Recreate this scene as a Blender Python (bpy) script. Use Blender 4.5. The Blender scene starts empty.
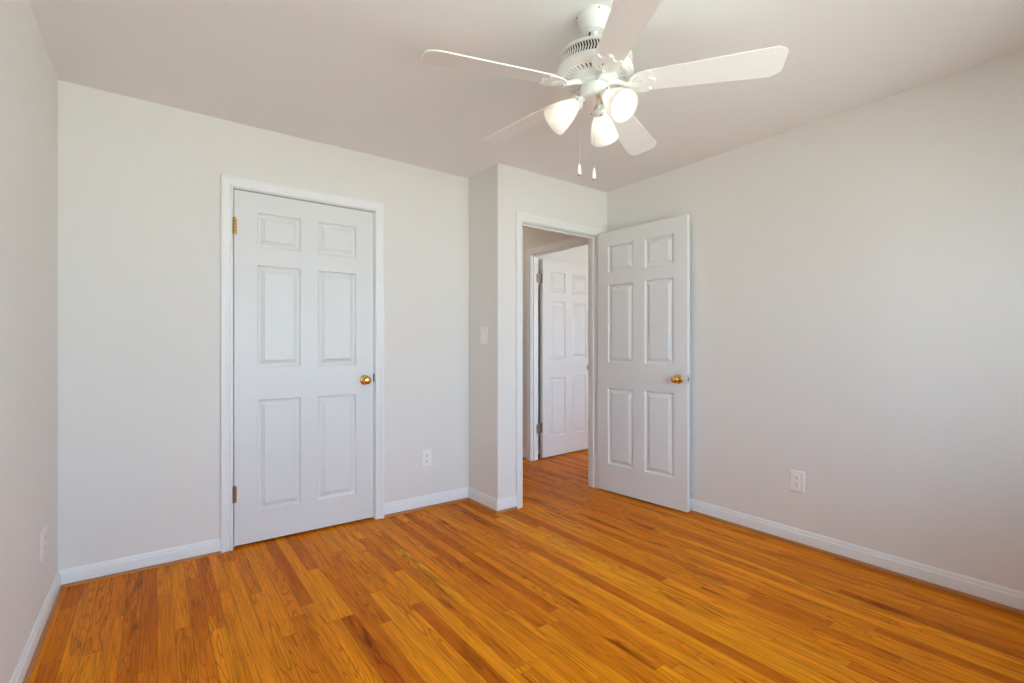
import bpy, bmesh, math, random
from mathutils import Vector, Matrix

PI = math.pi
C = bpy.context.scene.collection
S = bpy.context.scene

# ------------------------------------------------------------------ camera
F_PX = 486.7
cam = bpy.data.objects.new('camera', bpy.data.cameras.new('camera'))
C.objects.link(cam)
cam.data.sensor_width = 36.0
cam.data.lens = 36.0 * F_PX / 1024.0
cam.data.shift_y = 5.9 / 1024.0
cam.data.clip_start = 0.02
cam.location = (0, 0, 1.153)
cam.rotation_euler = (math.radians(90), 0, -0.6335)
S.camera = cam

# ------------------------------------------------------------------ view
S.view_settings.view_transform = 'Standard'
S.view_settings.look = 'None'
S.view_settings.gamma = 1.0
S.view_settings.use_curve_mapping = False
S.view_settings.exposure = 0.0
S.cycles.max_bounces = 14
S.cycles.diffuse_bounces = 8
S.cycles.glossy_bounces = 4
S.cycles.transmission_bounces = 8
S.cycles.transparent_max_bounces = 12
S.cycles.sample_clamp_indirect = 6.0
S.cycles.caustics_reflective = False
S.cycles.caustics_refractive = False
S.cycles.use_denoising = True

# ------------------------------------------------------------------ room numbers
H = 2.44
XL, XR = -0.375, 3.034          # left and right wall faces
YB, YE, XE = 3.180, 2.793, 1.928  # back wall, entry wall, jog
YF = -0.56                      # wall behind the camera
TH = 0.085                       # thickness of the hallway wall
XH = 3.09                       # far side of the hallway
YJ = 3.87                       # far jamb of the room across the hallway
W0, W1, WZ0, WZ1 = -0.15, 2.62, 0.65, 2.05   # window in the wall behind the camera

# ------------------------------------------------------------------ sky and daylight
world = bpy.data.worlds.new('sky'); S.world = world
world.use_nodes = True
nt = world.node_tree
bgn = nt.nodes['Background']
wtc = nt.nodes.new('ShaderNodeTexCoord'); wsep = nt.nodes.new('ShaderNodeSeparateXYZ')
nt.links.new(wtc.outputs['Generated'], wsep.inputs[0])
wmap = nt.nodes.new('ShaderNodeMapRange')
wmap.inputs['From Min'].default_value = -0.25; wmap.inputs['From Max'].default_value = 0.25
nt.links.new(wsep.outputs['Z'], wmap.inputs['Value'])
wrmp = nt.nodes.new('ShaderNodeValToRGB')          # sunlit ground below the horizon, blue sky above
wrmp.color_ramp.elements[0].color = (0.91, 0.96, 0.90, 1)
wrmp.color_ramp.elements[1].color = (0.585, 0.84, 1.16, 1)
nt.links.new(wmap.outputs[0], wrmp.inputs['Fac'])
nt.links.new(wrmp.outputs['Color'], bgn.inputs['Color'])
bgn.inputs['Strength'].default_value = 8.8

def portal(x0, x1, z0, z1, y):   # helps the renderer find a daylight opening
    l = bpy.data.lights.new('daylight_portal', 'AREA')
    l.shape = 'RECTANGLE'; l.size = x1 - x0; l.size_y = z1 - z0
    l.cycles.is_portal = True
    o = bpy.data.objects.new('daylight_portal', l); C.objects.link(o)
    o.location = ((x0 + x1) / 2, y, (z0 + z1) / 2)
    o.rotation_euler = (math.radians(90), 0, PI)      # faces into the room (+Y)
    return o
portal(W0, W1, WZ0, WZ1, YF - 0.09)
YF2 = 1.0                        # wall across the hallway, with an unseen opening added to light door_3
portal(3.5, 4.75, 0.75, 1.95, YF2 - 0.09)  # covers the opening added to light the far room

def point(name, loc, watts, col, r=0.06):
    l = bpy.data.lights.new(name, 'POINT'); l.energy = watts; l.color = col; l.shadow_soft_size = r
    o = bpy.data.objects.new(name, l); C.objects.link(o); o.location = loc
    return o
point('hallway_added_light', (2.55, 4.5, 2.30), 3.5, (1.0, 0.84, 0.68), 0.10)  # unseen warm light without a fixture, added to light the hallway

# ------------------------------------------------------------------ materials
def mat(name, col, rough=0.5, metal=0.0, spec=0.5, bump=None, mottle=0.0):
    m = bpy.data.materials.new(name); m.use_nodes = True
    n = m.node_tree.nodes; L = m.node_tree.links
    b = n['Principled BSDF']
    b.inputs['Base Color'].default_value = (*col, 1)
    b.inputs['Roughness'].default_value = rough
    b.inputs['Metallic'].default_value = metal
    b.inputs['Specular IOR Level'].default_value = spec
    tc = n.new('ShaderNodeTexCoord')
    nz = n.new('ShaderNodeTexNoise')
    L.new(tc.outputs['Object'], nz.inputs['Vector'])
    nz.inputs['Scale'].default_value = bump[0] if bump else 40
    nz.inputs['Detail'].default_value = 3
    if mottle:
        mx = n.new('ShaderNodeMixRGB'); mx.blend_type = 'MULTIPLY'
        mx.inputs['Color1'].default_value = (*col, 1)
        rp = n.new('ShaderNodeValToRGB')
        rp.color_ramp.elements[0].color = (1 - mottle, 1 - mottle, 1 - mottle, 1)
        rp.color_ramp.elements[1].color = (1, 1, 1, 1)
        L.new(nz.outputs['Fac'], rp.inputs['Fac']); L.new(rp.outputs['Color'], mx.inputs['Color2'])
        mx.inputs['Fac'].default_value = 1.0
        L.new(mx.outputs['Color'], b.inputs['Base Color'])
    if bump:
        bp = n.new('ShaderNodeBump'); bp.inputs['Strength'].default_value = bump[1]
        bp.inputs['Distance'].default_value = 0.001
        L.new(nz.outputs['Fac'], bp.inputs['Height']); L.new(bp.outputs['Normal'], b.inputs['Normal'])
    return m

M_wall = mat('wall_paint', (0.80, 0.785, 0.757), 0.75, spec=0.3, bump=(220, 0.10), mottle=0.015)
M_ceil = mat('ceiling_paint', (0.82, 0.815, 0.80), 0.9, spec=0.2, bump=(180, 0.10), mottle=0.015)
M_trim = mat('white_trim_paint', (0.83, 0.845, 0.85), 0.38, bump=(60, 0.05))
M_door = mat('white_door_paint', (0.765, 0.780, 0.785), 0.40, bump=(90, 0.06))
M_fan = mat('white_fan_enamel', (0.82, 0.825, 0.80), 0.35)
M_blade = mat('white_blade_laminate', (0.82, 0.82, 0.80), 0.42)
M_dark = mat('vent_shade_colour', (0.05, 0.048, 0.043), 0.8)  # dark colour stands in for the shade inside the fan vents
M_brass = mat('polished_brass', (0.80, 0.50, 0.16), 0.20, metal=1.0, mottle=0.15)
M_bronze = mat('tarnished_brass', (0.42, 0.30, 0.16), 0.40, metal=1.0, mottle=0.3)
M_almond = mat('almond_plastic', (0.83, 0.81, 0.77), 0.45)
M_steel = mat('aged_metal', (0.42, 0.39, 0.35), 0.38, metal=1.0, mottle=0.2)
M_plate = mat('white_plastic', (0.90, 0.90, 0.89), 0.35)
M_ivory = mat('ivory_plastic', (0.90, 0.885, 0.84), 0.4)
M_slot = mat('black_slot', (0.03, 0.03, 0.03), 0.6)
M_chain = mat('chain_metal', (0.45, 0.43, 0.39), 0.35, metal=0.8)
M_finial = mat('white_finial', (0.88, 0.87, 0.84), 0.3)

def shade_mat():
    m = bpy.data.materials.new('frosted_glass'); m.use_nodes = True
    n = m.node_tree.nodes; L = m.node_tree.links
    b = n['Principled BSDF']
    b.inputs['Base Color'].default_value = (0.93, 0.93, 0.91, 1)
    b.inputs['Roughness'].default_value = 0.25
    tr = n.new('ShaderNodeBsdfTranslucent'); tr.inputs['Color'].default_value = (0.97, 0.96, 0.94, 1)
    mx = n.new('ShaderNodeMixShader'); mx.inputs['Fac'].default_value = 0.48
    L.new(b.outputs[0], mx.inputs[1]); L.new(tr.outputs[0], mx.inputs[2])
    L.new(mx.outputs[0], n['Material Output'].inputs['Surface'])
    return m
M_shade = shade_mat()
def emit_mat(name, col, s):
    m = bpy.data.materials.new(name); m.use_nodes = True
    b = m.node_tree.nodes['Principled BSDF']
    b.inputs['Base Color'].default_value = (0.9, 0.9, 0.88, 1)
    b.inputs['Emission Color'].default_value = (*col, 1)
    b.inputs['Emission Strength'].default_value = s
    return m
M_bulb = emit_mat('lit_bulb', (1.0, 0.92, 0.82), 3.2)

def glass_mat():
    m = bpy.data.materials.new('window_glass'); m.use_nodes = True
    n = m.node_tree.nodes; L = m.node_tree.links
    n.remove(n['Principled BSDF'])
    t = n.new('ShaderNodeBsdfTransparent'); t.inputs['Color'].default_value = (0.95, 0.97, 0.96, 1)
    g = n.new('ShaderNodeBsdfGlossy'); g.inputs['Roughness'].default_value = 0.02
    fr = n.new('ShaderNodeFresnel'); fr.inputs['IOR'].default_value = 1.3
    mx = n.new('ShaderNodeMixShader')
    L.new(fr.outputs[0], mx.inputs['Fac']); L.new(t.outputs[0], mx.inputs[1]); L.new(g.outputs[0], mx.inputs[2])
    L.new(mx.outputs[0], n['Material Output'].inputs['Surface'])
    return m
M_glass = glass_mat()

def wood_floor_mat(name='oak_strip_finish', use_attr=True):
    m = bpy.data.materials.new(name); m.use_nodes = True
    n = m.node_tree.nodes; L = m.node_tree.links
    b = n['Principled BSDF']
    tc = n.new('ShaderNodeTexCoord')
    at = n.new('ShaderNodeAttribute'); at.attribute_name = 'board'
    sep = n.new('ShaderNodeSeparateColor'); L.new(at.outputs['Color'], sep.inputs[0])
    # each board gets its own piece of grain
    off = n.new('ShaderNodeCombineXYZ')
    for k_, f_ in ((0, 13.7), (1, 71.3)):
        mm = n.new('ShaderNodeMath'); mm.operation = 'MULTIPLY'; mm.inputs[1].default_value = f_
        L.new(at.outputs['Alpha'], mm.inputs[0]); L.new(mm.outputs[0], off.inputs[k_])
    add = n.new('ShaderNodeVectorMath'); add.operation = 'ADD'
    L.new(tc.outputs['Object'], add.inputs[0]); L.new(off.outputs[0], add.inputs[1])
    def mapped(sx, sy):
        mp = n.new('ShaderNodeMapping'); mp.inputs['Scale'].default_value = (sx, sy, 1.0)
        L.new(add.outputs[0], mp.inputs['Vector']); return mp
    # base tone per board
    ramp = n.new('ShaderNodeValToRGB'); e = ramp.color_ramp.elements
    e[0].position = 0.0; e[0].color = (0.506, 0.108, 0.0030, 1)
    e[1].position = 1.0; e[1].color = (0.874, 0.370, 0.0120, 1)
    for p_, c_ in ((0.25, (0.638, 0.162, 0.0040, 1)), (0.55, (0.791, 0.237, 0.0050, 1)), (0.8, (0.869, 0.296, 0.0070, 1))):
        k = e.new(p_); k.color = c_
    L.new(sep.outputs[0], ramp.inputs['Fac'])
    def mul(a, bsock, fac):
        x = n.new('ShaderNodeMixRGB'); x.blend_type = 'MULTIPLY'
        if isinstance(fac, float): x.inputs['Fac'].default_value = fac
        else: L.new(fac, x.inputs['Fac'])
        L.new(a, x.inputs['Color1']); L.new(bsock, x.inputs['Color2']); return x.outputs['Color']
    def ramp2(sock, p0, c0, p1, c1):
        r = n.new('ShaderNodeValToRGB')
        r.color_ramp.elements[0].position = p0; r.color_ramp.elements[0].color = (*c0, 1)
        r.color_ramp.elements[1].position = p1; r.color_ramp.elements[1].color = (*c1, 1)
        L.new(sock, r.inputs['Fac']); return r.outputs['Color']
    # fine pores
    n1 = n.new('ShaderNodeTexNoise'); n1.inputs['Scale'].default_value = 1; n1.inputs['Detail'].default_value = 4
    L.new(mapped(190, 5).outputs[0], n1.inputs['Vector'])
    c = mul(ramp.outputs['Color'], ramp2(n1.outputs['Fac'], 0.32, (0.55, 0.44, 0.32), 0.58, (1.06, 1.06, 1.06)), 0.65)
    # cathedral growth rings: contour lines of a stretched noise field
    nw = n.new('ShaderNodeTexNoise'); nw.inputs['Scale'].default_value = 1; nw.inputs['Detail'].default_value = 1.2
    nw.inputs['Roughness'].default_value = 0.35
    L.new(mapped(15, 1.25).outputs[0], nw.inputs['Vector'])
    mk = n.new('ShaderNodeMath'); mk.operation = 'MULTIPLY'; mk.inputs[1].default_value = 15.0
    L.new(nw.outputs['Fac'], mk.inputs[0])
    fr = n.new('ShaderNodeMath'); fr.operation = 'FRACT'; L.new(mk.outputs[0], fr.inputs[0])
    c = mul(c, ramp2(fr.outputs[0], 0.0, (0.60, 0.46, 0.32), 0.30, (1.04, 1.04, 1.04)), sep.outputs[1])
    # broad mineral streaks
    n2 = n.new('ShaderNodeTexNoise'); n2.inputs['Scale'].default_value = 1; n2.inputs['Detail'].default_value = 6; n2.inputs['Roughness'].default_value = 0.62
    n2.inputs['Distortion'].default_value = 0.8
    L.new(mapped(22, 2.6).outputs[0], n2.inputs['Vector'])
    c = mul(c, ramp2(n2.outputs['Fac'], 0.34, (0.30, 0.17, 0.10), 0.50, (1.0, 1.0, 1.0)), sep.outputs[2])
    # soft long variation
    n3 = n.new('ShaderNodeTexNoise'); n3.inputs['Scale'].default_value = 1; n3.inputs['Detail'].default_value = 2
    L.new(mapped(30, 1.2).outputs[0], n3.inputs['Vector'])
    c = mul(c, ramp2(n3.outputs['Fac'], 0.30, (0.78, 0.72, 0.62), 0.66, (1.10, 1.10, 1.10)), 0.75)
    L.new(c, b.inputs['Base Color'])
    b.inputs['Roughness'].default_value = 0.34
    b.inputs['Specular IOR Level'].default_value = 0.055
    bp = n.new('ShaderNodeBump'); bp.inputs['Strength'].default_value = 0.12; bp.inputs['Distance'].default_value = 0.0006
    L.new(n1.outputs['Fac'], bp.inputs['Height']); L.new(bp.outputs['Normal'], b.inputs['Normal'])
    return m
M_floor = wood_floor_mat()
M_gap = mat('floor_joint', (0.10, 0.030, 0.004), 0.7)
M_shoe = mat('stained_shoe_wood', (0.52, 0.20, 0.055), 0.38, bump=(80, 0.1), mottle=0.35)

# ------------------------------------------------------------------ helpers
def bx(bm, x0, x1, y0, y1, z0, z1, mi=0):
    v = [bm.verts.new((x, y, z)) for x in (x0, x1) for y in (y0, y1) for z in (z0, z1)]
    for q in ((0, 1, 3, 2), (4, 6, 7, 5), (0, 4, 5, 1), (2, 3, 7, 6), (0, 2, 6, 4), (1, 5, 7, 3)):
        f = bm.faces.new([v[i] for i in q]); f.material_index = mi

def lathe(bm, prof, seg=40, cap0=True, cap1=True, mtx=None):
    """prof: list of (radius, z), revolved about Z"""
    rings = []
    for r, z in prof:
        ring = []
        for i in range(seg):
            a = 2 * PI * i / seg
            p = Vector((r * math.cos(a), r * math.sin(a), z))
            ring.append(bm.verts.new(mtx @ p if mtx else p))
        rings.append(ring)
    for a, b in zip(rings, rings[1:]):
        for i in range(seg):
            j = (i + 1) % seg
            bm.faces.new((a[i], a[j], b[j], b[i]))
    if cap0: bm.faces.new(list(reversed(rings[0])))
    if cap1: bm.faces.new(rings[-1])

def tube(bm, pts, r, seg=8):
    pts = [Vector(p) for p in pts]
    rings = []
    for i, p in enumerate(pts):
        t = (pts[min(i + 1, len(pts) - 1)] - pts[max(i - 1, 0)]).normalized()
        up = Vector((0, 0, 1)) if abs(t.z) < 0.9 else Vector((1, 0, 0))
        u = t.cross(up).normalized(); w = t.cross(u).normalized()
        rr = r[i] if isinstance(r, (list, tuple)) else r
        rings.append([bm.verts.new(p + (u * math.cos(2 * PI * k / seg) + w * math.sin(2 * PI * k / seg)) * rr) for k in range(seg)])
    for a, b in zip(rings, rings[1:]):
        for k in range(seg):
            j = (k + 1) % seg
            bm.faces.new((a[k], a[j], b[j], b[k]))
    bm.faces.new(rings[0]); bm.faces.new(list(reversed(rings[-1])))

def obj(name, bm, mats, parent=None, smooth=None, bevel=0.0):
    bmesh.ops.recalc_face_normals(bm, faces=bm.faces)
    me = bpy.data.meshes.new(name); bm.to_mesh(me); bm.free()
    if not isinstance(mats, (list, tuple)): mats = [mats]
    for m in mats: me.materials.append(m)
    o = bpy.data.objects.new(name, me); C.objects.link(o)
    if parent: o.parent = parent
    if smooth is not None:
        for p in me.polygons: p.use_smooth = True
        me.set_sharp_from_angle(angle=math.radians(smooth))
    if bevel:
        md = o.modifiers.new('bevel', 'BEVEL'); md.width = bevel; md.segments = 2; md.limit_method = 'ANGLE'
        md.angle_limit = math.radians(40)
    return o

def tag(o, label, cat, group=None, kind=None):
    o['label'] = label; o['category'] = cat
    if group: o['group'] = group
    if kind: o['kind'] = kind
    return o

def struct(name, bm, m, label, cat, **k):
    return tag(obj(name, bm, m, **k), label, cat, kind='structure')

def empty(name, loc, label, cat, group=None, rot=(0, 0, 0)):
    o = bpy.data.objects.new(name, None); C.objects.link(o)
    o.location = loc; o.rotation_euler = rot; o.empty_display_size = 0.05
    return tag(o, label, cat, group)

def holed_wall(bm, axis, f0, f1, a0, a1, z0, z1, hole=None):
    """wall slab; axis 'x' runs along X (f = y range), 'y' runs along Y (f = x range)"""
    def b(p0, p1, q0, q1):
        if p1 - p0 < 1e-5 or q1 - q0 < 1e-5: return
        if axis == 'x': bx(bm, p0, p1, f0, f1, q0, q1)
        else: bx(bm, f0, f1, p0, p1, q0, q1)
    if not hole: b(a0, a1, z0, z1); return
    h0, h1, g0, g1 = hole
    b(a0, h0, z0, z1); b(h1, a1, z0, z1); b(h0, h1, g1, z1); b(h0, h1, z0, g0)

# ------------------------------------------------------------------ floor: individual strips of oak
def build_floor():
    rnd = random.Random(11)
    bm = bmesh.new()
    col = bm.loops.layers.float_color.new('board')
    Wd = 0.0572
    X0, X1, Y0, Y1 = 0.638 - 20 * Wd, 5.1, YF - 0.1, 5.3
    g = 0.0006
    ns = int((X1 - X0) / Wd) + 1
    # boards that stand out: strip -> (y from, y to, tone, rings, streaks)
    fixed = {-2: [(1.4, 2.3, .62, .9, .1)], -1: [(2.10, 3.4, .72, .3, .0), (1.2, 2.10, .66, .8, .3)],
             0: [(2.65, 3.5, .22, .4, .5), (2.10, 2.65, .80, .2, .0), (1.25, 2.10, .10, .7, 1.0)],
             1: [(2.46, 3.5, .40, .5, .75), (1.30, 2.46, .30, .3, .25)],
             2: [(1.96, 2.75, .42, .9, .45), (1.1, 1.96, .70, .2, .0), (2.75, 3.4, .55, .3, .1)],
             3: [(1.1, 2.23, .78, .2, .0), (2.23, 2.80, .50, .4, .5)], 4: [(1.05, 1.98, .66, 1.0, .2), (2.6, 3.4, .74, .2, .1)],
             5: [(1.15, 2.02, .16, .3, .5), (2.02, 2.7, .60, .5, .2)], 6: [(1.1, 2.37, .80, .2, .0), (2.37, 2.9, .34, .4, .4)],
             7: [(1.4, 2.5, .38, .5, .6)], 8: [(1.0, 1.9, .72, .4, .2)], 11: [(0.9, 1.55, .74, .2, .0)], 14: [(1.1, 1.56, .50, .3, .9)],
             18: [(0.4, 2.15, .78, .4, .05)], 19: [(0.5, 2.3, .24, .3, .35)], 20: [(0.4, 1.87, .74, .4, .0)],
             24: [(0.7, 1.5, .72, .9, .2)], 27: [(0.6, 1.16, .24, .3, .5)], 31: [(0.3, 1.65, .78, .3, .0)],
             -9: [(1.8, 2.9, .34, .5, .3)], -8: [(2.45, 3.3, .26, .8, .6)], -5: [(1.6, 2.55, .62, .9, .1)], -4: [(2.1, 3.3, .66, .7, .1)]}
    for i in range(ns):
        x0 = X0 + i * Wd; x1 = min(x0 + Wd, X1)
        fx = sorted(fixed.get(i - 20, []))
        runs = []
        y = Y0
        for a, b_, t, ring, knot in fx + [(Y1, Y1, 0, 0, 0)]:
            first = True
            while y < a - 0.02:
                ln = rnd.choice((0.5, 0.7, 0.9, 1.2, 1.5, 1.9)) * rnd.uniform(0.85, 1.15)
                if first and y == Y0: ln *= rnd.uniform(0.2, 1.0)
                first = False
                ln = min(ln, a - y)
                tt = min(1, max(0, rnd.gauss(0.56, 0.13)))
                if rnd.random() < 0.08: tt = rnd.uniform(0.15, 0.3)
                runs.append((y, y + ln, tt, rnd.choice((0.25, 0.4, 0.6, 0.8, 1.0)), rnd.choice((0.0, 0.1, 0.2, 0.4, 0.8))))
                y += ln
            if b_ > a: runs.append((a, b_, t, ring, knot)); y = b_
        for ya, yb, t, ring, knot in runs:
            f = bm.faces.new([bm.verts.new(p) for p in ((x0 + g, ya + g, 0), (x1 - g, ya + g, 0), (x1 - g, yb - g, 0), (x0 + g, yb - g, 0))])
            # the numbers: tone, strength of the rings, strength of the streaks, grain offset
            q = rnd.random()
            for lp in f.loops: lp[col] = (t, ring, knot, q)
    bx(bm, X0, X1, Y0, Y1, -0.06, -0.0006, 1)
    o = struct('floor', bm, [M_floor, M_gap], 'honey orange oak strip floor running through the room and hallway', 'floor')
    return o
build_floor()

# ------------------------------------------------------------------ shell
TJ = 0.018   # jamb thickness
CL0, CL1, CLZ = 0.362, 1.190, 2.064      # closet opening (inside the jambs)
EN0, EN1, ENZ = 2.145, 2.918, 2.060      # entry opening
HD0, HD1, HDZ = 3.04, YJ, 2.088          # hallway door opening (along Y)

bm = bmesh.new(); bx(bm, XL - 0.1, 5.1, YF - 0.1, 5.3, H, H + 0.06)
struct('ceiling', bm, M_ceil, 'plain off-white ceiling above the empty room', 'ceiling')
bm = bmesh.new(); bx(bm, XL - 0.1, XL, YF - 0.1, 4.0, 0, H)
struct('wall_left', bm, M_wall, 'narrow slice of pale greige wall at the left edge with one outlet', 'wall')
bm = bmesh.new(); holed_wall(bm, 'x', YB, YB + 0.1, XL, XE, 0, H, (CL0 - TJ, CL1 + TJ, 0, CLZ + TJ))
struct('wall_back', bm, M_wall, 'pale greige wall around the closed white closet door', 'wall')
bm = bmesh.new(); bx(bm, XE, XE + 0.1, YE + 0.1, 5.3, 0, H)
struct('wall_jog', bm, M_wall, 'short shaded wall return carrying the light switch', 'wall')
bm = bmesh.new(); holed_wall(bm, 'x', YE, YE + 0.1, XE, XH + TH, 0, H, (EN0 - TJ, EN1 + TJ, 0, ENZ + TJ))
struct('wall_entry', bm, M_wall, 'pale greige wall above and beside the open doorway to the hall', 'wall')
bm = bmesh.new(); bx(bm, XR, XR + 0.1, YF - 0.1, YE, 0, H)
struct('wall_right', bm, M_wall, 'large bare pale greige wall behind the open white door', 'wall')
bm = bmesh.new(); holed_wall(bm, 'x', YF - 0.1, YF, XL, XR, 0, H, (W0, W1, WZ0, WZ1))
struct('wall_front', bm, M_wall, 'pale greige wall with the window, behind the camera', 'wall')
bm = bmesh.new(); holed_wall(bm, 'y', XH, XH + TH, YE + 0.1, 5.3, 0, H, (HD0 - TJ, HD1 + TJ, 0, HDZ + TJ))
struct('wall_hall', bm, M_wall, 'tan lit hallway wall seen through the open doorway', 'wall')
bm = bmesh.new(); bx(bm, XE + 0.1, XH, 5.2, 5.3, 0, H)
struct('wall_hall_end', bm, M_wall, 'far end wall of the hallway', 'wall')
bm = bmesh.new(); bx(bm, XH + TH, 5.1, 4.03, 4.13, 0, H)
struct('wall_far_room', bm, M_wall, 'pinkish lit wall behind the hallway door, above its top edge', 'wall')
bm = bmesh.new(); bx(bm, 5.0, 5.1, YF2 - 0.1, 4.03, 0, H)
holed_wall(bm, 'x', YF2 - 0.1, YF2, XR + 0.1, 5.0, 0, H, (3.5, 4.75, 0.75, 1.95))  # unseen opening added so daylight falls evenly on the hallway door
struct('wall_far_room_side', bm, M_wall, 'unseen side walls of the room across the hallway, with an added daylight opening', 'wall')
bm = bmesh.new(); bx(bm, XL, XE, 3.9, 4.0, 0, H)
struct('wall_closet', bm, M_wall, 'back wall inside the closed closet', 'wall')

# window behind the camera
def build_window():
    bm = bmesh.new()
    y0, y1 = YF - 0.1, YF
    t = 0.045
    bx(bm, W0, W0 + t, y0, y1, WZ0, WZ1); bx(bm, W1 - t, W1, y0, y1, WZ0, WZ1)
    bx(bm, W0 + t, W1 - t, y0, y1, WZ1 - t, WZ1); bx(bm, W0 + t, W1 - t, y0, y1, WZ0, WZ0 + t)
    xm = (W0 + W1) / 2
    bx(bm, xm - t, xm + t, y0, y1, WZ0 + t, WZ1 - t)
    w = struct('window_1', bm, M_trim, 'wide white double window in the wall behind the camera', 'window')
    zm = (WZ0 + WZ1) / 2
    for a, b in ((W0 + t, xm - t), (xm + t, W1 - t)):
        bm = bmesh.new(); bx(bm, a, b, y0 + 0.03, y0 + 0.06, zm - 0.02, zm + 0.02)
        obj('meeting_rail', bm, M_trim, w)
        for c, d in ((WZ0 + t, zm - 0.02), (zm + 0.02, WZ1 - t)):
            bm = bmesh.new(); bx(bm, a, b, y0 + 0.043, y0 + 0.047, c, d)
            obj('glass_pane', bm, M_glass, w)
    bm = bmesh.new(); bx(bm, W0 - 0.08, W1 + 0.08, YF, YF + 0.05, WZ0 - 0.03, WZ0)
    obj('window_sill', bm, M_trim, w, bevel=0.004)
build_window()

# ------------------------------------------------------------------ casings, jambs
CAS = [(0.0, 0.0), (0.0, 0.009), (0.003, 0.0115), (0.008, 0.0115), (0.011, 0.0095), (0.030, 0.012), (0.040, 0.0165),
       (0.045, 0.0175), (0.055, 0.0175), (0.057, 0.016), (0.057, 0.0)]
def casing(name, P, label, a0, a1, top, rev=0.005):
    """P(a, v, z): maps (along wall, out of wall, height) to a point"""
    bm = bmesh.new(); rows = []
    for u, v in CAS:
        w = u + rev
        rows.append([bm.verts.new(P(*q)) for q in ((a0 - w, v, 0), (a0 - w, v, top + w), (a1 + w, v, top + w), (a1 + w, v, 0))])
    n = len(rows)
    for i in range(n):
        r, s = rows[i], rows[(i + 1) % n]
        for k in range(3): bm.faces.new((r[k], r[k + 1], s[k + 1], s[k]))
    bm.faces.new([r[0] for r in rows]); bm.faces.new([r[3] for r in reversed(rows)])
    return struct(name, bm, M_trim, label, 'door casing', smooth=25)

def jamb(name, P, label, a0, a1, top, depth, stop):
    bm = bmesh.new()
    def b(p0, p1, v0, v1, z0, z1):
        q = [P(p, v, z) for p in (p0, p1) for v in (v0, v1) for z in (z0, z1)]
        xs, ys, zs = zip(*q); bx(bm, min(xs), max(xs), min(ys), max(ys), min(zs), max(zs))
    b(a0 - TJ, a0, 0, -depth, 0, top + TJ); b(a1, a1 + TJ, 0, -depth, 0, top + TJ); b(a0, a1, 0, -depth, top, top + TJ)
    s0, s1 = stop
    b(a0, a0 + 0.011, -s0, -s1, 0, top - 0.011); b(a1 - 0.011, a1, -s0, -s1, 0, top - 0.011); b(a0, a1, -s0, -s1, top - 0.011, top)
    return struct(name, bm, M_trim, label, 'door jamb')

Pc = lambda a, v, z: (a, YB - v, z)
Pe = lambda a, v, z: (a, YE - v, z)
Pe2 = lambda a, v, z: (a, YE + 0.1 + v, z)
Ph = lambda a, v, z: (XH - v, a, z)
casing('trim_1', Pc, 'white moulded casing framing the closed closet door', CL0, CL1, CLZ)
jamb('trim_2', Pc, 'white jamb lining the closet doorway', CL0, CL1, CLZ, 0.1, (0.040, 0.075))
casing('trim_3', Pe, 'white moulded casing around the open doorway to the hall', EN0, EN1, ENZ)
je = jamb('trim_4', Pe, 'shaded white jamb lining the open doorway to the hall', EN0, EN1, ENZ, 0.1, (0.040, 0.075))
casing('trim_5', Pe2, 'casing on the hallway side of the open doorway', EN0, EN1, ENZ)
casing('trim_6', Ph, 'white casing of the second doorway seen across the hallway', HD0, HD1, HDZ)
jamb('trim_7', Ph, 'white jamb beside the hinges of the hallway door', HD0, HD1, HDZ, TH, (0.02, 0.05))
# strike plate on the entry jamb
bm = bmesh.new(); bx(bm, EN0, EN0 + 0.0015, YE - 0.003, YE + 0.034, 0.91, 0.965); bx(bm, EN0 - 0.003, EN0 + 0.0015, YE - 0.005, YE - 0.003, 0.918, 0.957)
obj('strike_plate', bm, M_steel, je)
bm = bmesh.new()
for z in (1.84, 0.33): bx(bm, EN1 - 0.0015, EN1, YE + 0.003, YE + 0.03, z - 0.045, z + 0.045)
obj('hinge_leaf', bm, M_trim, je)

# ------------------------------------------------------------------ baseboards with stained shoe moulding
BB = [(0, 0), (0.0125, 0), (0.0125, 0.066), (0.0115, 0.070), (0.0085, 0.074), (0.0085, 0.080), (0.006, 0.088), (0.003, 0.093), (0, 0.093)]
SH = [(0.0125, 0.0)] + [(0.0125 + 0.013 * math.cos(t), 0.018 * math.sin(t)) for t in [k * PI / 2 / 6 for k in range(7)]]
def run_profile(bm, prof, pts, normals):
    """prof (out, z) swept along a polyline on the floor; normals: out-of-wall direction of each segment"""
    rows = []
    for i, p in enumerate(pts):
        if i == 0: d = Vector(normals[0])
        elif i == len(pts) - 1: d = Vector(normals[-1])
        else: d = Vector(normals[i - 1]) + Vector(normals[i])
        rows.append([bm.verts.new((p[0] + d.x * o, p[1] + d.y * o, z)) for o, z in prof])
    n = len(prof)
    for a, b in zip(rows, rows[1:]):
        for k in range(n):
            j = (k + 1) % n
            bm.faces.new((a[k], a[j], b[j], b[k]))
    bm.faces.new(rows[0]); bm.faces.new(list(reversed(rows[-1])))
def baseboard(name, label, pts, normals, hs=1.0, ss=1.0):
    bm = bmesh.new(); run_profile(bm, [(o, z * hs) for o, z in BB], pts, normals)
    b = struct(name, bm, M_trim, label, 'baseboard', smooth=30)
    bm = bmesh.new(); run_profile(bm, [(o, z * ss) for o, z in SH], pts, normals)
    s = obj('shoe_molding', bm, M_shoe, b, smooth=50); s['label'] = 'brown stained quarter-round shoe strip'
cas_out = 0.005 + 0.057
baseboard('baseboard_left', 'white baseboard on the left wall, turning the corner to the closet door',
          [(XL, YF), (XL, YB), (CL0 - cas_out, YB)], [(1, 0), (0, -1)], 0.86, 0.65)
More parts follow.
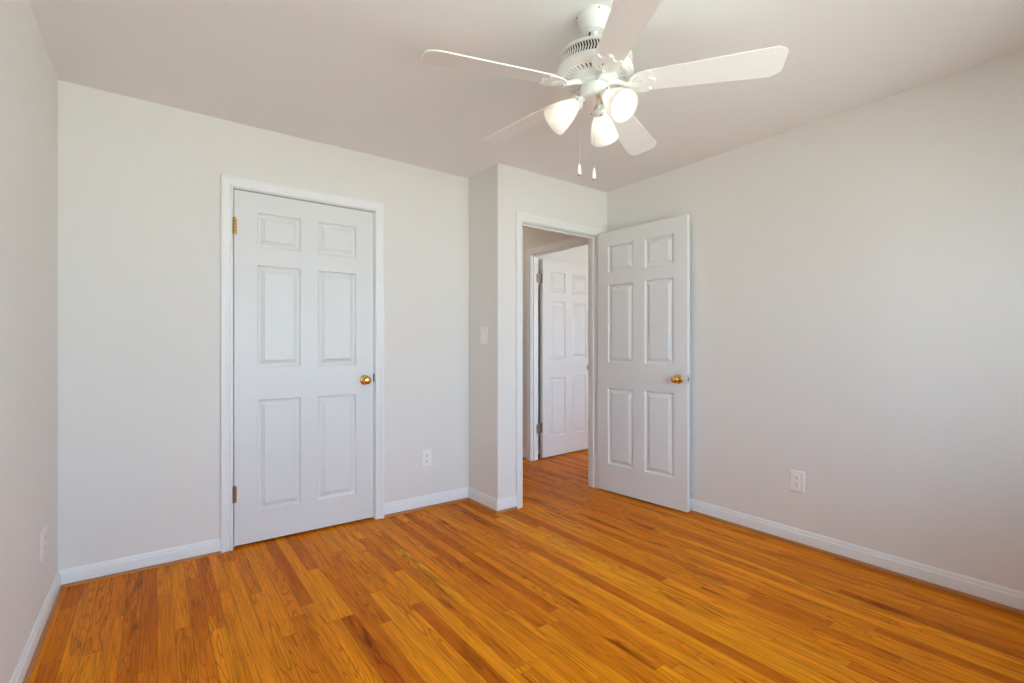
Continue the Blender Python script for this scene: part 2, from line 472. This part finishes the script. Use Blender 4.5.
baseboard('baseboard_back', 'white baseboard right of the closet door, wrapping the wall jog to the doorway',
          [(CL1 + cas_out, YB), (XE, YB), (XE, YE), (EN0 - cas_out, YE)], [(0, -1), (-1, 0), (0, -1)])
baseboard('baseboard_right', 'long white baseboard under the bare right wall',
          [(EN1 + cas_out, YE), (XR, YE), (XR, YF)], [(0, -1), (-1, 0)])
baseboard('baseboard_hall', 'short white baseboard at the hallway wall beside the second doorway',
          [(XH, HD1 + cas_out), (XH, 5.2)], [(-1, 0)])
baseboard('baseboard_far_room', 'baseboard behind the hallway door', [(XH + TH, 4.03), (5.0, 4.03)], [(0, -1)])

# ------------------------------------------------------------------ six-panel doors
PAN = [(0.0, 0.0), (0.0025, 0.006), (0.006, 0.0115), (0.012, 0.0140), (0.018, 0.0140), (0.038, 0.0040), (0.0405, 0.0012), (0.045, 0.001)]
def make_door(name, label, w, z0, z1, rows, mx, pw, loc, rotz, thick=0.035):
    """hinge edge at local x=0, face towards local -y; rows: [(zlo, zhi)] of the panels"""
    mu = w - 2 * mx - 2 * pw
    xs = [0, mx, mx + pw, mx + pw + mu, w - mx, w]
    zs = [z0]
    for a, b in sorted(rows): zs += [a, b]
    zs.append(z1)
    bm = bmesh.new()
    holes = {(1, 1), (3, 1), (1, 3), (3, 3), (1, 5), (3, 5)}
    for y in (0, thick):
        for i in range(5):
            for k in range(len(zs) - 1):
                if (i, k) in holes: continue
                bm.faces.new([bm.verts.new(p) for p in ((xs[i], y, zs[k]), (xs[i + 1], y, zs[k]), (xs[i + 1], y, zs[k + 1]), (xs[i], y, zs[k + 1]))])
    for a, b in (((0, z0), (w, z0)), ((w, z0), (w, z1)), ((w, z1), (0, z1)), ((0, z1), (0, z0))):
        bm.faces.new([bm.verts.new(p) for p in ((a[0], 0, a[1]), (b[0], 0, b[1]), (b[0], thick, b[1]), (a[0], thick, a[1]))])
    bmesh.ops.remove_doubles(bm, verts=bm.verts, dist=1e-5)
    d = struct(name, bm, M_door, label, 'door')
    d.location = loc; d.rotation_euler = (0, 0, rotz)
    for i in (1, 3):
        for k in (1, 3, 5):
            bm = bmesh.new()
            for sgn, base in ((1, 0), (-1, thick)):
                rings = []
                for ins, dep in PAN:
                    y = base + sgn * dep
                    rings.append([bm.verts.new(p) for p in ((xs[i] + ins, y, zs[k] + ins), (xs[i + 1] - ins, y, zs[k] + ins),
                                                            (xs[i + 1] - ins, y, zs[k + 1] - ins), (xs[i] + ins, y, zs[k + 1] - ins))])
                for a, b in zip(rings, rings[1:]):
                    for q in range(4):
                        bm.faces.new((a[q], a[(q + 1) % 4], b[(q + 1) % 4], b[q]))
                bm.faces.new(rings[-1])
            # the two skins have opposite outward sides: orient them by hand
            for f in bm.faces:
                f.normal_update()
            me_o = obj('door_panel', bm, M_door, d)
    return d

def door_knob(parent, x, z, label, m=None):
    """knob on the -y face"""
    R = Matrix.Translation((x, 0, z)) @ Matrix.Rotation(math.radians(90), 4, 'X')   # local z -> -y
    bm = bmesh.new()
    lathe(bm, [(0.0325, 0), (0.0325, 0.003), (0.030, 0.006), (0.022, 0.008), (0.013, 0.010)], 32, mtx=R)
    rs = obj('knob_rosette', bm, m or M_brass, parent, smooth=40)
    bm = bmesh.new()
    lathe(bm, [(0.0115, 0.008), (0.0105, 0.022), (0.014, 0.027), (0.0225, 0.032), (0.0272, 0.040), (0.0280, 0.047),
               (0.0262, 0.055), (0.0215, 0.0605), (0.013, 0.0635), (0.005, 0.0642)], 32, mtx=R)
    kb = obj('door_knob', bm, m or M_brass, parent, smooth=50); kb['label'] = label

def hinge(parent, x, y, z, m, hh=0.09, r=0.0065, leaf=None, label=None):
    bm = bmesh.new()
    seg = hh / 5
    for k in range(5):
        lathe(bm, [(r * 0.8, z - hh / 2 + k * seg + 0.0004), (r, z - hh / 2 + k * seg + 0.0012), (r, z - hh / 2 + (k + 1) * seg - 0.0012),
                   (r * 0.8, z - hh / 2 + (k + 1) * seg - 0.0004)], 16, mtx=Matrix.Translation((x, y, 0)))
    lathe(bm, [(0.002, z + hh / 2), (r * 0.9, z + hh / 2 + 0.002), (r * 0.6, z + hh / 2 + 0.007), (0.001, z + hh / 2 + 0.009)], 16, mtx=Matrix.Translation((x, y, 0)))
    if leaf: bx(bm, leaf[0], leaf[1], leaf[2], leaf[3], z - hh / 2, z + hh / 2)
    o = obj('hinge', bm, m, parent, smooth=40)
    if label: o['label'] = label
    return o

# closet door: hinged on its left, closed
wD = CL1 - CL0 - 0.0105
d1 = make_door('door_1', 'closed white six-panel closet door in the left part of the back wall', wD, 0.016, CLZ - 0.007,
               [(0.193, 0.845), (1.038, 1.636), (1.741, 1.944)], 0.117, 0.241, (CL0 + 0.0055, YB + 0.003, 0), 0)
door_knob(d1, 1.122 - CL0 - 0.003, 0.937, 'round polished brass knob')
for z, hm in ((1.846, M_brass), (0.311, M_bronze)): hinge(d1, -0.0015, -0.0085, z, hm, r=0.0078, leaf=(-0.007, 0.012, -0.004, -0.001), label='bright brass barrel hinge' if hm is M_brass else 'tarnished brass barrel hinge')
bm = bmesh.new(); bx(bm, wD - 0.003, wD + 0.005, -0.0045, 0.01, 0.922, 0.976)
o = obj('latch_plate', bm, M_slot, d1); o['label'] = 'dark latch plate at the door edge'

# entry door: open against the right wall; local -y must face -X
ang = math.atan2(-0.779, 0.068)     # direction hinge -> free edge
d2 = make_door('door_2', 'open white six-panel door standing against the bare right wall', 0.782, 0.012, 2.072,
               [(0.228, 0.831), (1.032, 1.650), (1.745, 1.958)], 0.103, 0.238, (2.899, 2.773, 0), ang)
door_knob(d2, 0.782 - 0.066, 0.931, 'round polished brass knob')
bm = bmesh.new(); bx(bm, 0.782, 0.7785, 0.006, 0.029, 0.902, 0.960); bx(bm, 0.7785, 0.786, 0.011, 0.024, 0.922, 0.940)
o = obj('latch_plate', bm, M_steel, d2); o['label'] = 'steel latch plate on the door edge'

# door of the room across the hallway: hinged at the far jamb, open into that room
d3 = make_door('door_3', 'white six-panel door seen ajar through the doorway, across the hallway', 0.80, 0.012, 2.068,
               [(0.215, 0.838), (1.036, 1.640), (1.742, 1.948)], 0.110, 0.238, (XH + TH + 0.050, YJ - 0.012, 0), math.radians(5))
for z in (1.862, 0.321):
    h = hinge(d3, -0.010, -0.004, z, M_steel, leaf=(-0.082, -0.006, 0.0015, 0.004), label='grey metal hinge')
door_knob(d3, 0.80 - 0.07, 0.93, 'pale metal knob', M_chain)

# ------------------------------------------------------------------ outlets and switch
def faceplate_bm(w, h, t=0.0055):
    bm = bmesh.new()
    r = [[(-w / 2, 0, -h / 2), (w / 2, 0, -h / 2), (w / 2, 0, h / 2), (-w / 2, 0, h / 2)]]
    for ins, y in ((0, -t * 0.45), (0.004, -t)):
        r.append([(-w / 2 + ins, y, -h / 2 + ins), (w / 2 - ins, y, -h / 2 + ins), (w / 2 - ins, y, h / 2 - ins), (-w / 2 + ins, y, h / 2 - ins)])
    rv = [[bm.verts.new(p) for p in q] for q in r]
    for a, b in zip(rv, rv[1:]):
        for k in range(4): bm.faces.new((a[k], a[(k + 1) % 4], b[(k + 1) % 4], b[k]))
    bm.faces.new(rv[0]); bm.faces.new(rv[-1])
    return bm

def outlet(loc, rot, label, w=0.080, h=0.124, m=M_plate):
    e = empty('wall_outlet', loc, label, 'outlet', 'wall outlets', rot=(0, 0, rot))
    obj('faceplate', faceplate_bm(w, h), m, e)
    for dz in (0.0195, -0.0195):
        bm = bmesh.new()
        vs0, vs1 = [], []
        for k in range(24):
            a = 2 * PI * k / 24
            x = max(-0.0145, min(0.0145, 0.0172 * math.cos(a))); z = dz + 0.0172 * math.sin(a) * 0.92
            vs0.append(bm.verts.new((x, -0.0050, z))); vs1.append(bm.verts.new((x * 0.95, -0.0075, dz + (z - dz) * 0.95)))
        for k in range(24):
            j = (k + 1) % 24; bm.faces.new((vs0[k], vs0[j], vs1[j], vs1[k]))
        bm.faces.new(vs1)
        rc = obj('receptacle', bm, m, e)
        bm = bmesh.new()
        bx(bm, -0.0075, -0.0053, -0.0079, -0.0074, dz + 0.000, dz + 0.0095)
        bx(bm, 0.0053, 0.0075, -0.0079, -0.0074, dz + 0.001, dz + 0.0085)
        lathe(bm, [(0.0028, 0.0074), (0.0028, 0.0079)], 12, mtx=Matrix.Translation((0, 0, dz - 0.0075)) @ Matrix.Rotation(PI / 2, 4, 'X'))
        s = obj('slots', bm, M_slot, rc); s['label'] = 'dark plug slots'
    bm = bmesh.new(); lathe(bm, [(0.0032, 0.005), (0.0028, 0.0065)], 14, mtx=Matrix.Rotation(PI / 2, 4, 'X'))
    obj('screw', bm, m, e, smooth=30)
    return e
outlet((XR, 1.308, 0.370), -PI / 2, 'white duplex outlet low on the bare right wall')
outlet((1.575, YB, 0.358), 0, 'white duplex outlet low on the wall right of the closet door')
outlet((XL, 2.79, 0.336), PI / 2, 'pale outlet low on the left wall near the corner', w=0.105, h=0.114, m=M_almond)

sw = empty('light_switch', (XE, 2.965, 1.240), 'ivory light switch on the shaded wall jog beside the doorway', 'light switch', rot=(0, 0, -PI / 2))
obj('faceplate', faceplate_bm(0.085, 0.124, 0.008), M_ivory, sw)
bm = bmesh.new(); bx(bm, -0.012, 0.012, -0.0095, -0.007, -0.026, 0.026); obj('switch_frame', bm, M_ivory, sw, bevel=0.001)
bm = bmesh.new()
vv = [bm.verts.new(p) for p in ((-0.0045, -0.008, -0.011), (0.0045, -0.008, -0.011), (0.0045, -0.008, 0.011), (-0.0045, -0.008, 0.011),
                                (-0.0038, -0.019, 0.004), (0.0038, -0.019, 0.004), (0.0038, -0.017, 0.012), (-0.0038, -0.017, 0.012))]
for q in ((0, 1, 2, 3), (4, 5, 6, 7), (0, 1, 5, 4), (1, 2, 6, 5), (2, 3, 7, 6), (3, 0, 4, 7)): bm.faces.new([vv[i] for i in q])
obj('toggle', bm, M_ivory, sw)
for z in (0.030, -0.030):
    bm = bmesh.new(); lathe(bm, [(0.003, 0.0075), (0.0026, 0.009)], 12, mtx=Matrix.Translation((0, 0, z)) @ Matrix.Rotation(PI / 2, 4, 'X'))
    obj('screw', bm, M_ivory, sw)

# ------------------------------------------------------------------ ceiling fan
def flat_shape(name, outer, holes, t, m, parent):
    """extruded flat outline with holes, in the XY plane, built as a filled curve and turned into a mesh"""
    cu = bpy.data.curves.new(name, 'CURVE'); cu.dimensions = '2D'; cu.fill_mode = 'BOTH'; cu.extrude = t / 2
    for loop in [outer] + holes:
        sp = cu.splines.new('POLY'); sp.points.add(len(loop) - 1); sp.use_cyclic_u = True
        for p, q in zip(sp.points, loop): p.co = (q[0], q[1], 0, 1)
    tmp = bpy.data.objects.new(name + '_tmp', cu); C.objects.link(tmp)
    dg = bpy.context.evaluated_depsgraph_get(); dg.update()
    me = bpy.data.meshes.new_from_object(tmp.evaluated_get(dg))
    bpy.data.objects.remove(tmp); bpy.data.curves.remove(cu)
    me.name = name; me.materials.clear(); me.materials.append(m)
    o = bpy.data.objects.new(name, me); C.objects.link(o); o.parent = parent
    return o

def build_fan():
    FX, FY = 1.379, 1.336
    fan = empty('ceiling_fan', (FX, FY, H), 'white five-blade ceiling fan with three lit glass shades hanging from the ceiling', 'ceiling fan')
    Z = lambda z: z - H
    # canopy
    bm = bmesh.new()
    lathe(bm, [(0.068, Z(2.4399)), (0.0685, Z(2.434)), (0.066, Z(2.430)), (0.064, Z(2.422)), (0.060, Z(2.408)), (0.053, Z(2.396)), (0.045, Z(2.388)), (0.041, Z(2.384)), (0.040, Z(2.378)), (0.024, Z(2.376))], 48)
    cp = obj('canopy', bm, M_fan, fan, smooth=35)
    for k in range(4):
        a = k * PI / 2 + 2.6
        bm = bmesh.new(); lathe(bm, [(0.0035, 0.066), (0.003, 0.070)], 10, mtx=Matrix.Rotation(a, 4, 'Z') @ Matrix.Translation((0, 0, Z(2.430))) @ Matrix.Rotation(PI / 2, 4, 'Y'))
        obj('canopy_screw', bm, M_steel, cp)
    bm = bmesh.new(); lathe(bm, [(0.0125, Z(2.378)), (0.0125, Z(2.300))], 20)
    obj('downrod', bm, M_fan, fan, smooth=40)
    bm = bmesh.new(); lathe(bm, [(0.018, Z(2.318)), (0.022, Z(2.314)), (0.022, Z(2.300)), (0.03, Z(2.297))], 24)
    obj('coupling', bm, M_fan, fan, smooth=40)
    bm = bmesh.new(); tube(bm, [(-0.016, 0.006, Z(2.382)), (-0.020, 0.008, Z(2.360)), (-0.012, 0.004, Z(2.32))], 0.0035)
    w = obj('wire', bm, M_slot, fan); w['label'] = 'black lead wire at the downrod'
    # motor housing
    bm = bmesh.new()
    lathe(bm, [(0.028, Z(2.303)), (0.060, Z(2.301)), (0.100, Z(2.296)), (0.122, Z(2.290)), (0.136, Z(2.282)), (0.1425, Z(2.272)), (0.1430, Z(2.267)), (0.133, Z(2.266)), (0.133, Z(2.230)),
               (0.1435, Z(2.229)), (0.1455, Z(2.222)), (0.1485, Z(2.216)), (0.1495, Z(2.210)), (0.148, Z(2.204)), (0.140, Z(2.199)), (0.130, Z(2.197)), (0.120, Z(2.202)), (0.082, Z(2.198)), (0.080, Z(2.184)),
               (0.072, Z(2.180)), (0.030, Z(2.179))], 72)
    mh = obj('motor_housing', bm, M_fan, fan, smooth=35)
    # inner drum coloured dark as shade behind the slanted grille of the upper band
    bm = bmesh.new(); lathe(bm, [(0.1388, Z(2.2662)), (0.1388, Z(2.2298))], 72, cap0=False, cap1=False)
    o = obj('vent_shade_drum', bm, M_dark, mh); o['label'] = 'drum coloured dark as the shade behind the vent bars'
    bm = bmesh.new()
    NB = 84
    for k in range(NB):
        for (za, zb, s) in ((2.267, 2.248, 1), (2.248, 2.229, -1)):
            a0 = 2 * PI * k / NB; da = s * 0.040
            am = a0 + 0.040 * (1 if s < 0 else 0)
            A = am; B = am + da
            hw = 0.0125
            v = []
            for (a, z) in ((A - hw, za), (A + hw, za), (B + hw, zb), (B - hw, zb)):
                for r in (0.1392, 0.1437): v.append(bm.verts.new((r * math.cos(a), r * math.sin(a), Z(z))))
            for q in ((0, 2, 4, 6), (1, 7, 5, 3), (0, 1, 3, 2), (2, 3, 5, 4), (4, 5, 7, 6), (6, 7, 1, 0)): bm.faces.new([v[i] for i in q])
    obj('vent_grille', bm, M_fan, mh)
    # radial slots of the lower face
    bm = bmesh.new()
    lathe(bm, [(0.124, Z(2.2005)), (0.083, Z(2.1965))], 72, cap0=False, cap1=False)  # dark ring, shade between the bars put into its colour
    o = obj('slot_shade_ring', bm, M_dark, mh); o['label'] = 'ring coloured dark as the shade between the radial bars'
    bm = bmesh.new()
    NR = 44
    for k in range(NR):
        a = 2 * PI * k / NR
        v = []
        for r, hw in ((0.128, 0.0054), (0.076, 0.0034)):
            for s in (-1, 1):
                for dz in (0, 0.004):
                    x, y = r, s * hw
                    z = (2.1955 if r > 0.1 else 2.190) + dz
                    v.append(bm.verts.new((x * math.cos(a) - y * math.sin(a), x * math.sin(a) + y * math.cos(a), Z(z))))
        for q in ((0, 1, 3, 2), (4, 6, 7, 5), (0, 4, 5, 1), (2, 3, 7, 6), (0, 2, 6, 4), (1, 5, 7, 3)): bm.faces.new([v[i] for i in q])
    lathe(bm, [(0.090, Z(2.197)), (0.088, Z(2.189)), (0.078, Z(2.186)), (0.074, Z(2.192))], 72, cap0=False, cap1=False)
    lathe(bm, [(0.134, Z(2.1985)), (0.131, Z(2.1945)), (0.122, Z(2.1935)), (0.119, Z(2.199))], 72, cap0=False, cap1=False)
    obj('bottom_grille', bm, M_fan, mh, smooth=30)
    # flywheel
    bm = bmesh.new(); lathe(bm, [(0.066, Z(2.186)), (0.067, Z(2.182)), (0.067, Z(2.172)), (0.064, Z(2.169)), (0.040, Z(2.169))], 48)
    obj('flywheel', bm, M_fan, fan, smooth=35)
    # switch housing
    bm = bmesh.new()
    lathe(bm, [(0.045, Z(2.170)), (0.045, Z(2.166)), (0.053, Z(2.163)), (0.0550, Z(2.158)), (0.0555, Z(2.130)), (0.0545, Z(2.121)), (0.050, Z(2.115)), (0.040, Z(2.111)), (0.020, Z(2.109)), (0.006, Z(2.108))], 48)
    obj('switch_housing', bm, M_fan, fan, smooth=35)
    # blades
    pitch = math.radians(12.5)
    zb = 2.164
    out = []
    r0, r1 = 0.182, 0.669
    for k in range(7):      # root, rounded
        a = PI / 2 + PI * k / 6
        out.append((r0 + 0.012 + 0.020 * math.cos(a), 0.050 * math.sin(a)))
    tipw = 0.0700
    out += [(r1 - 0.040, -tipw), (r1 - 0.029, -tipw + 0.0025), (r1 - 0.006, -tipw + 0.018), (r1, -tipw + 0.027),
            (r1, tipw - 0.027), (r1 - 0.006, tipw - 0.018), (r1 - 0.029, tipw - 0.0025), (r1 - 0.040, tipw)]
    Rp = Matrix.Rotation(-pitch, 4, 'X')      # the +y (counter-clockwise) edge hangs lower
    blade0 = flat_shape('blade', out, [], 0.005, M_blade, fan)
    blade0.data.transform(Rp)
    # blade bracket: ornate openwork plate under the blade root and an arm to the flywheel
    def mirror(pts): return pts + [(x, -y) for x, y in reversed(pts)]
    half = [(0.124, 0.010), (0.129, 0.018), (0.136, 0.029), (0.147, 0.040), (0.162, 0.0485), (0.180, 0.0525), (0.198, 0.0525), (0.212, 0.048), (0.2155, 0.041),
            (0.209, 0.034), (0.203, 0.027), (0.205, 0.019), (0.214, 0.013), (0.225, 0.009), (0.230, 0.004)]
    outer = mirror(half)
    def slot(a, r_0, r_1, w0, w1, c=0.118):
        ca, sa = math.cos(a), math.sin(a)
        return [(c + x * ca - y * sa, x * sa + y * ca) for x, y in ((r_0, -w0), (r_1 - w1 * 0.6, -w1), (r_1, 0), (r_1 - w1 * 0.6, w1), (r_0, w0))]
    h1 = slot(0.62, 0.026, 0.058, 0.0018, 0.0040); h2 = slot(-0.62, 0.026, 0.058, 0.0018, 0.0040)
    h3 = slot(0.22, 0.026, 0.062, 0.0018, 0.0042); h4 = slot(-0.22, 0.026, 0.062, 0.0018, 0.0042)
    br0 = flat_shape('blade_bracket', outer, [h1, h2, h3, h4], 0.0045, M_fan, fan)
    br0.data.transform(Rp @ Matrix.Translation((0, 0, -0.0056)))
    bm = bmesh.new(); bm.from_mesh(br0.data)
    tube(bm, [(0.050, 0, 0.012), (0.085, 0, 0.010), (0.104, 0, 0.003), (0.118, 0, -0.004), (0.138, 0, -0.006)], [0.011, 0.0105, 0.0095, 0.009, 0.007], 10)
    for sx, sy in ((0.206, 0.038), (0.206, -0.038), (0.222, 0.0)):
        lathe(bm, [(0.0045, -0.0075), (0.0042, -0.0095), (0.002, -0.0105)], 12, mtx=Rp @ Matrix.Translation((sx, sy, 0)))
    bmesh.ops.recalc_face_normals(bm, faces=bm.faces)
    bm.to_mesh(br0.data); bm.free()
    angs = [(165.07, -0.014), (238.4, -0.010), (309.07, 0.012), (22.0, -0.011), (93.07, 0.015)]
    for k, (a, dz) in enumerate(angs):
        for src in (blade0, br0):
            o = src if k == 0 else src.copy()
            if k: C.objects.link(o)
            o.parent = fan
            o.location = (0, 0, Z(zb))
            o.rotation_euler = (0, -math.asin((dz - 0.006) / 0.65), math.radians(a))
    # light kit
    lit = [28.7, -94.3, 148.7]
    drop = math.radians(40)
    hb = bmesh.new(); arm0 = None
    for k, a in enumerate(lit):
        ar = math.radians(a)
        Rm = Matrix.Rotation(ar, 4, 'Z')
        # fitter arm and cup
        bm = bmesh.new()
        p0 = Vector((0.034, 0, Z(2.128))); p1 = Vector((0.054, 0, Z(2.114))); ax = Vector((math.cos(drop), 0, -math.sin(drop)))
        p2 = p1 + ax * 0.012
        tube(bm, [Rm @ p0, Rm @ p1, Rm @ p2], [0.014, 0.0135, 0.013], 16)
        Ma = Rm @ Matrix.Translation(p1) @ Matrix.Rotation(-(PI / 2 - drop), 4, 'Y') @ Matrix.Rotation(PI, 4, 'X')
        lathe(bm, [(0.012, 0.004), (0.020, 0.007), (0.0265, 0.012), (0.0275, 0.018), (0.0275, 0.030), (0.026, 0.032)], 32, mtx=Ma)
        ft = obj('shade_fitter', bm, M_fan, fan, smooth=40)
        for q in range(3):
            b = q * 2 * PI / 3 + 0.6
            bm = bmesh.new()
            lathe(bm, [(0.0028, 0.026), (0.0032, 0.032), (0.0030, 0.034)], 10, mtx=Ma @ Matrix.Translation((0, 0, 0.024)) @ Matrix.Rotation(b, 4, 'Z') @ Matrix.Rotation(PI / 2, 4, 'Y'))
            obj('fitter_screw', bm, M_chain, ft)
        # bell shade
        bm = bmesh.new()
        outp = [(0.0225, 0.018), (0.0245, 0.030), (0.027, 0.040), (0.034, 0.054), (0.042, 0.072), (0.0485, 0.092), (0.0525, 0.112), (0.0558, 0.130), (0.0578, 0.139)]
        inp = [(r - 0.0032, z) for r, z in reversed(outp)]
        lathe(bm, outp + [(0.0568, 0.1405), (0.0552, 0.140)] + inp, 48, cap0=False, cap1=False, mtx=Ma)
        sh = obj('glass_shade', bm, M_shade, fan, smooth=50); sh['label'] = 'lit frosted white bell shade'
        bm = bmesh.new()
        lathe(bm, [(0.010, 0.022), (0.012, 0.040), (0.013, 0.050), (0.020, 0.062), (0.026, 0.076), (0.0275, 0.088), (0.024, 0.100), (0.015, 0.109), (0.004, 0.112)], 28, mtx=Ma)
        o = obj('bulb', bm, M_bulb, sh, smooth=60); o['label'] = 'glowing round bulb'
    # pull chains
    fwd = Vector((math.sin(0.6335), math.cos(0.6335), 0)); rgt = Vector((math.cos(0.6335), -math.sin(0.6335), 0))
    for off, ztop, zbot in ((-rgt * 0.011 - fwd * 0.056, 2.122, 1.784), (-rgt * 0.0585 + fwd * 0.004, 2.122, 1.822)):
        bm = bmesh.new()
        p = off.copy()
        inner = off * (0.040 / off.length)
        tube(bm, [(inner.x, inner.y, Z(ztop + 0.010)), (p.x, p.y, Z(ztop + 0.008)), (p.x, p.y, Z(ztop)), (p.x, p.y, Z(zbot + 0.04))], 0.0006, 6)
        z = ztop - 0.004
        while z > zbot + 0.046:
            bmesh.ops.create_uvsphere(bm, u_segments=6, v_segments=4, radius=0.0012, matrix=Matrix.Translation((p.x, p.y, Z(z)))); z -= 0.0042
        ch = obj('pull_chain', bm, M_chain, fan)
        bm = bmesh.new()
        lathe(bm, [(0.0024, 0.046), (0.0042, 0.040), (0.0064, 0.028), (0.0080, 0.014), (0.0074, 0.007), (0.0058, 0.005)], 20, mtx=Matrix.Translation((p.x, p.y, Z(zbot))))
        kn = obj('pull_finial', bm, M_finial, ch, smooth=50)
        bm = bmesh.new()
        lathe(bm, [(0.0045, 0.005), (0.0042, 0.001), (0.002, 0.0)], 16, mtx=Matrix.Translation((p.x, p.y, Z(zbot))))
        tp = obj('finial_tip', bm, M_steel, ch); tp['label'] = 'small metal tip'
    return fan
build_fan()
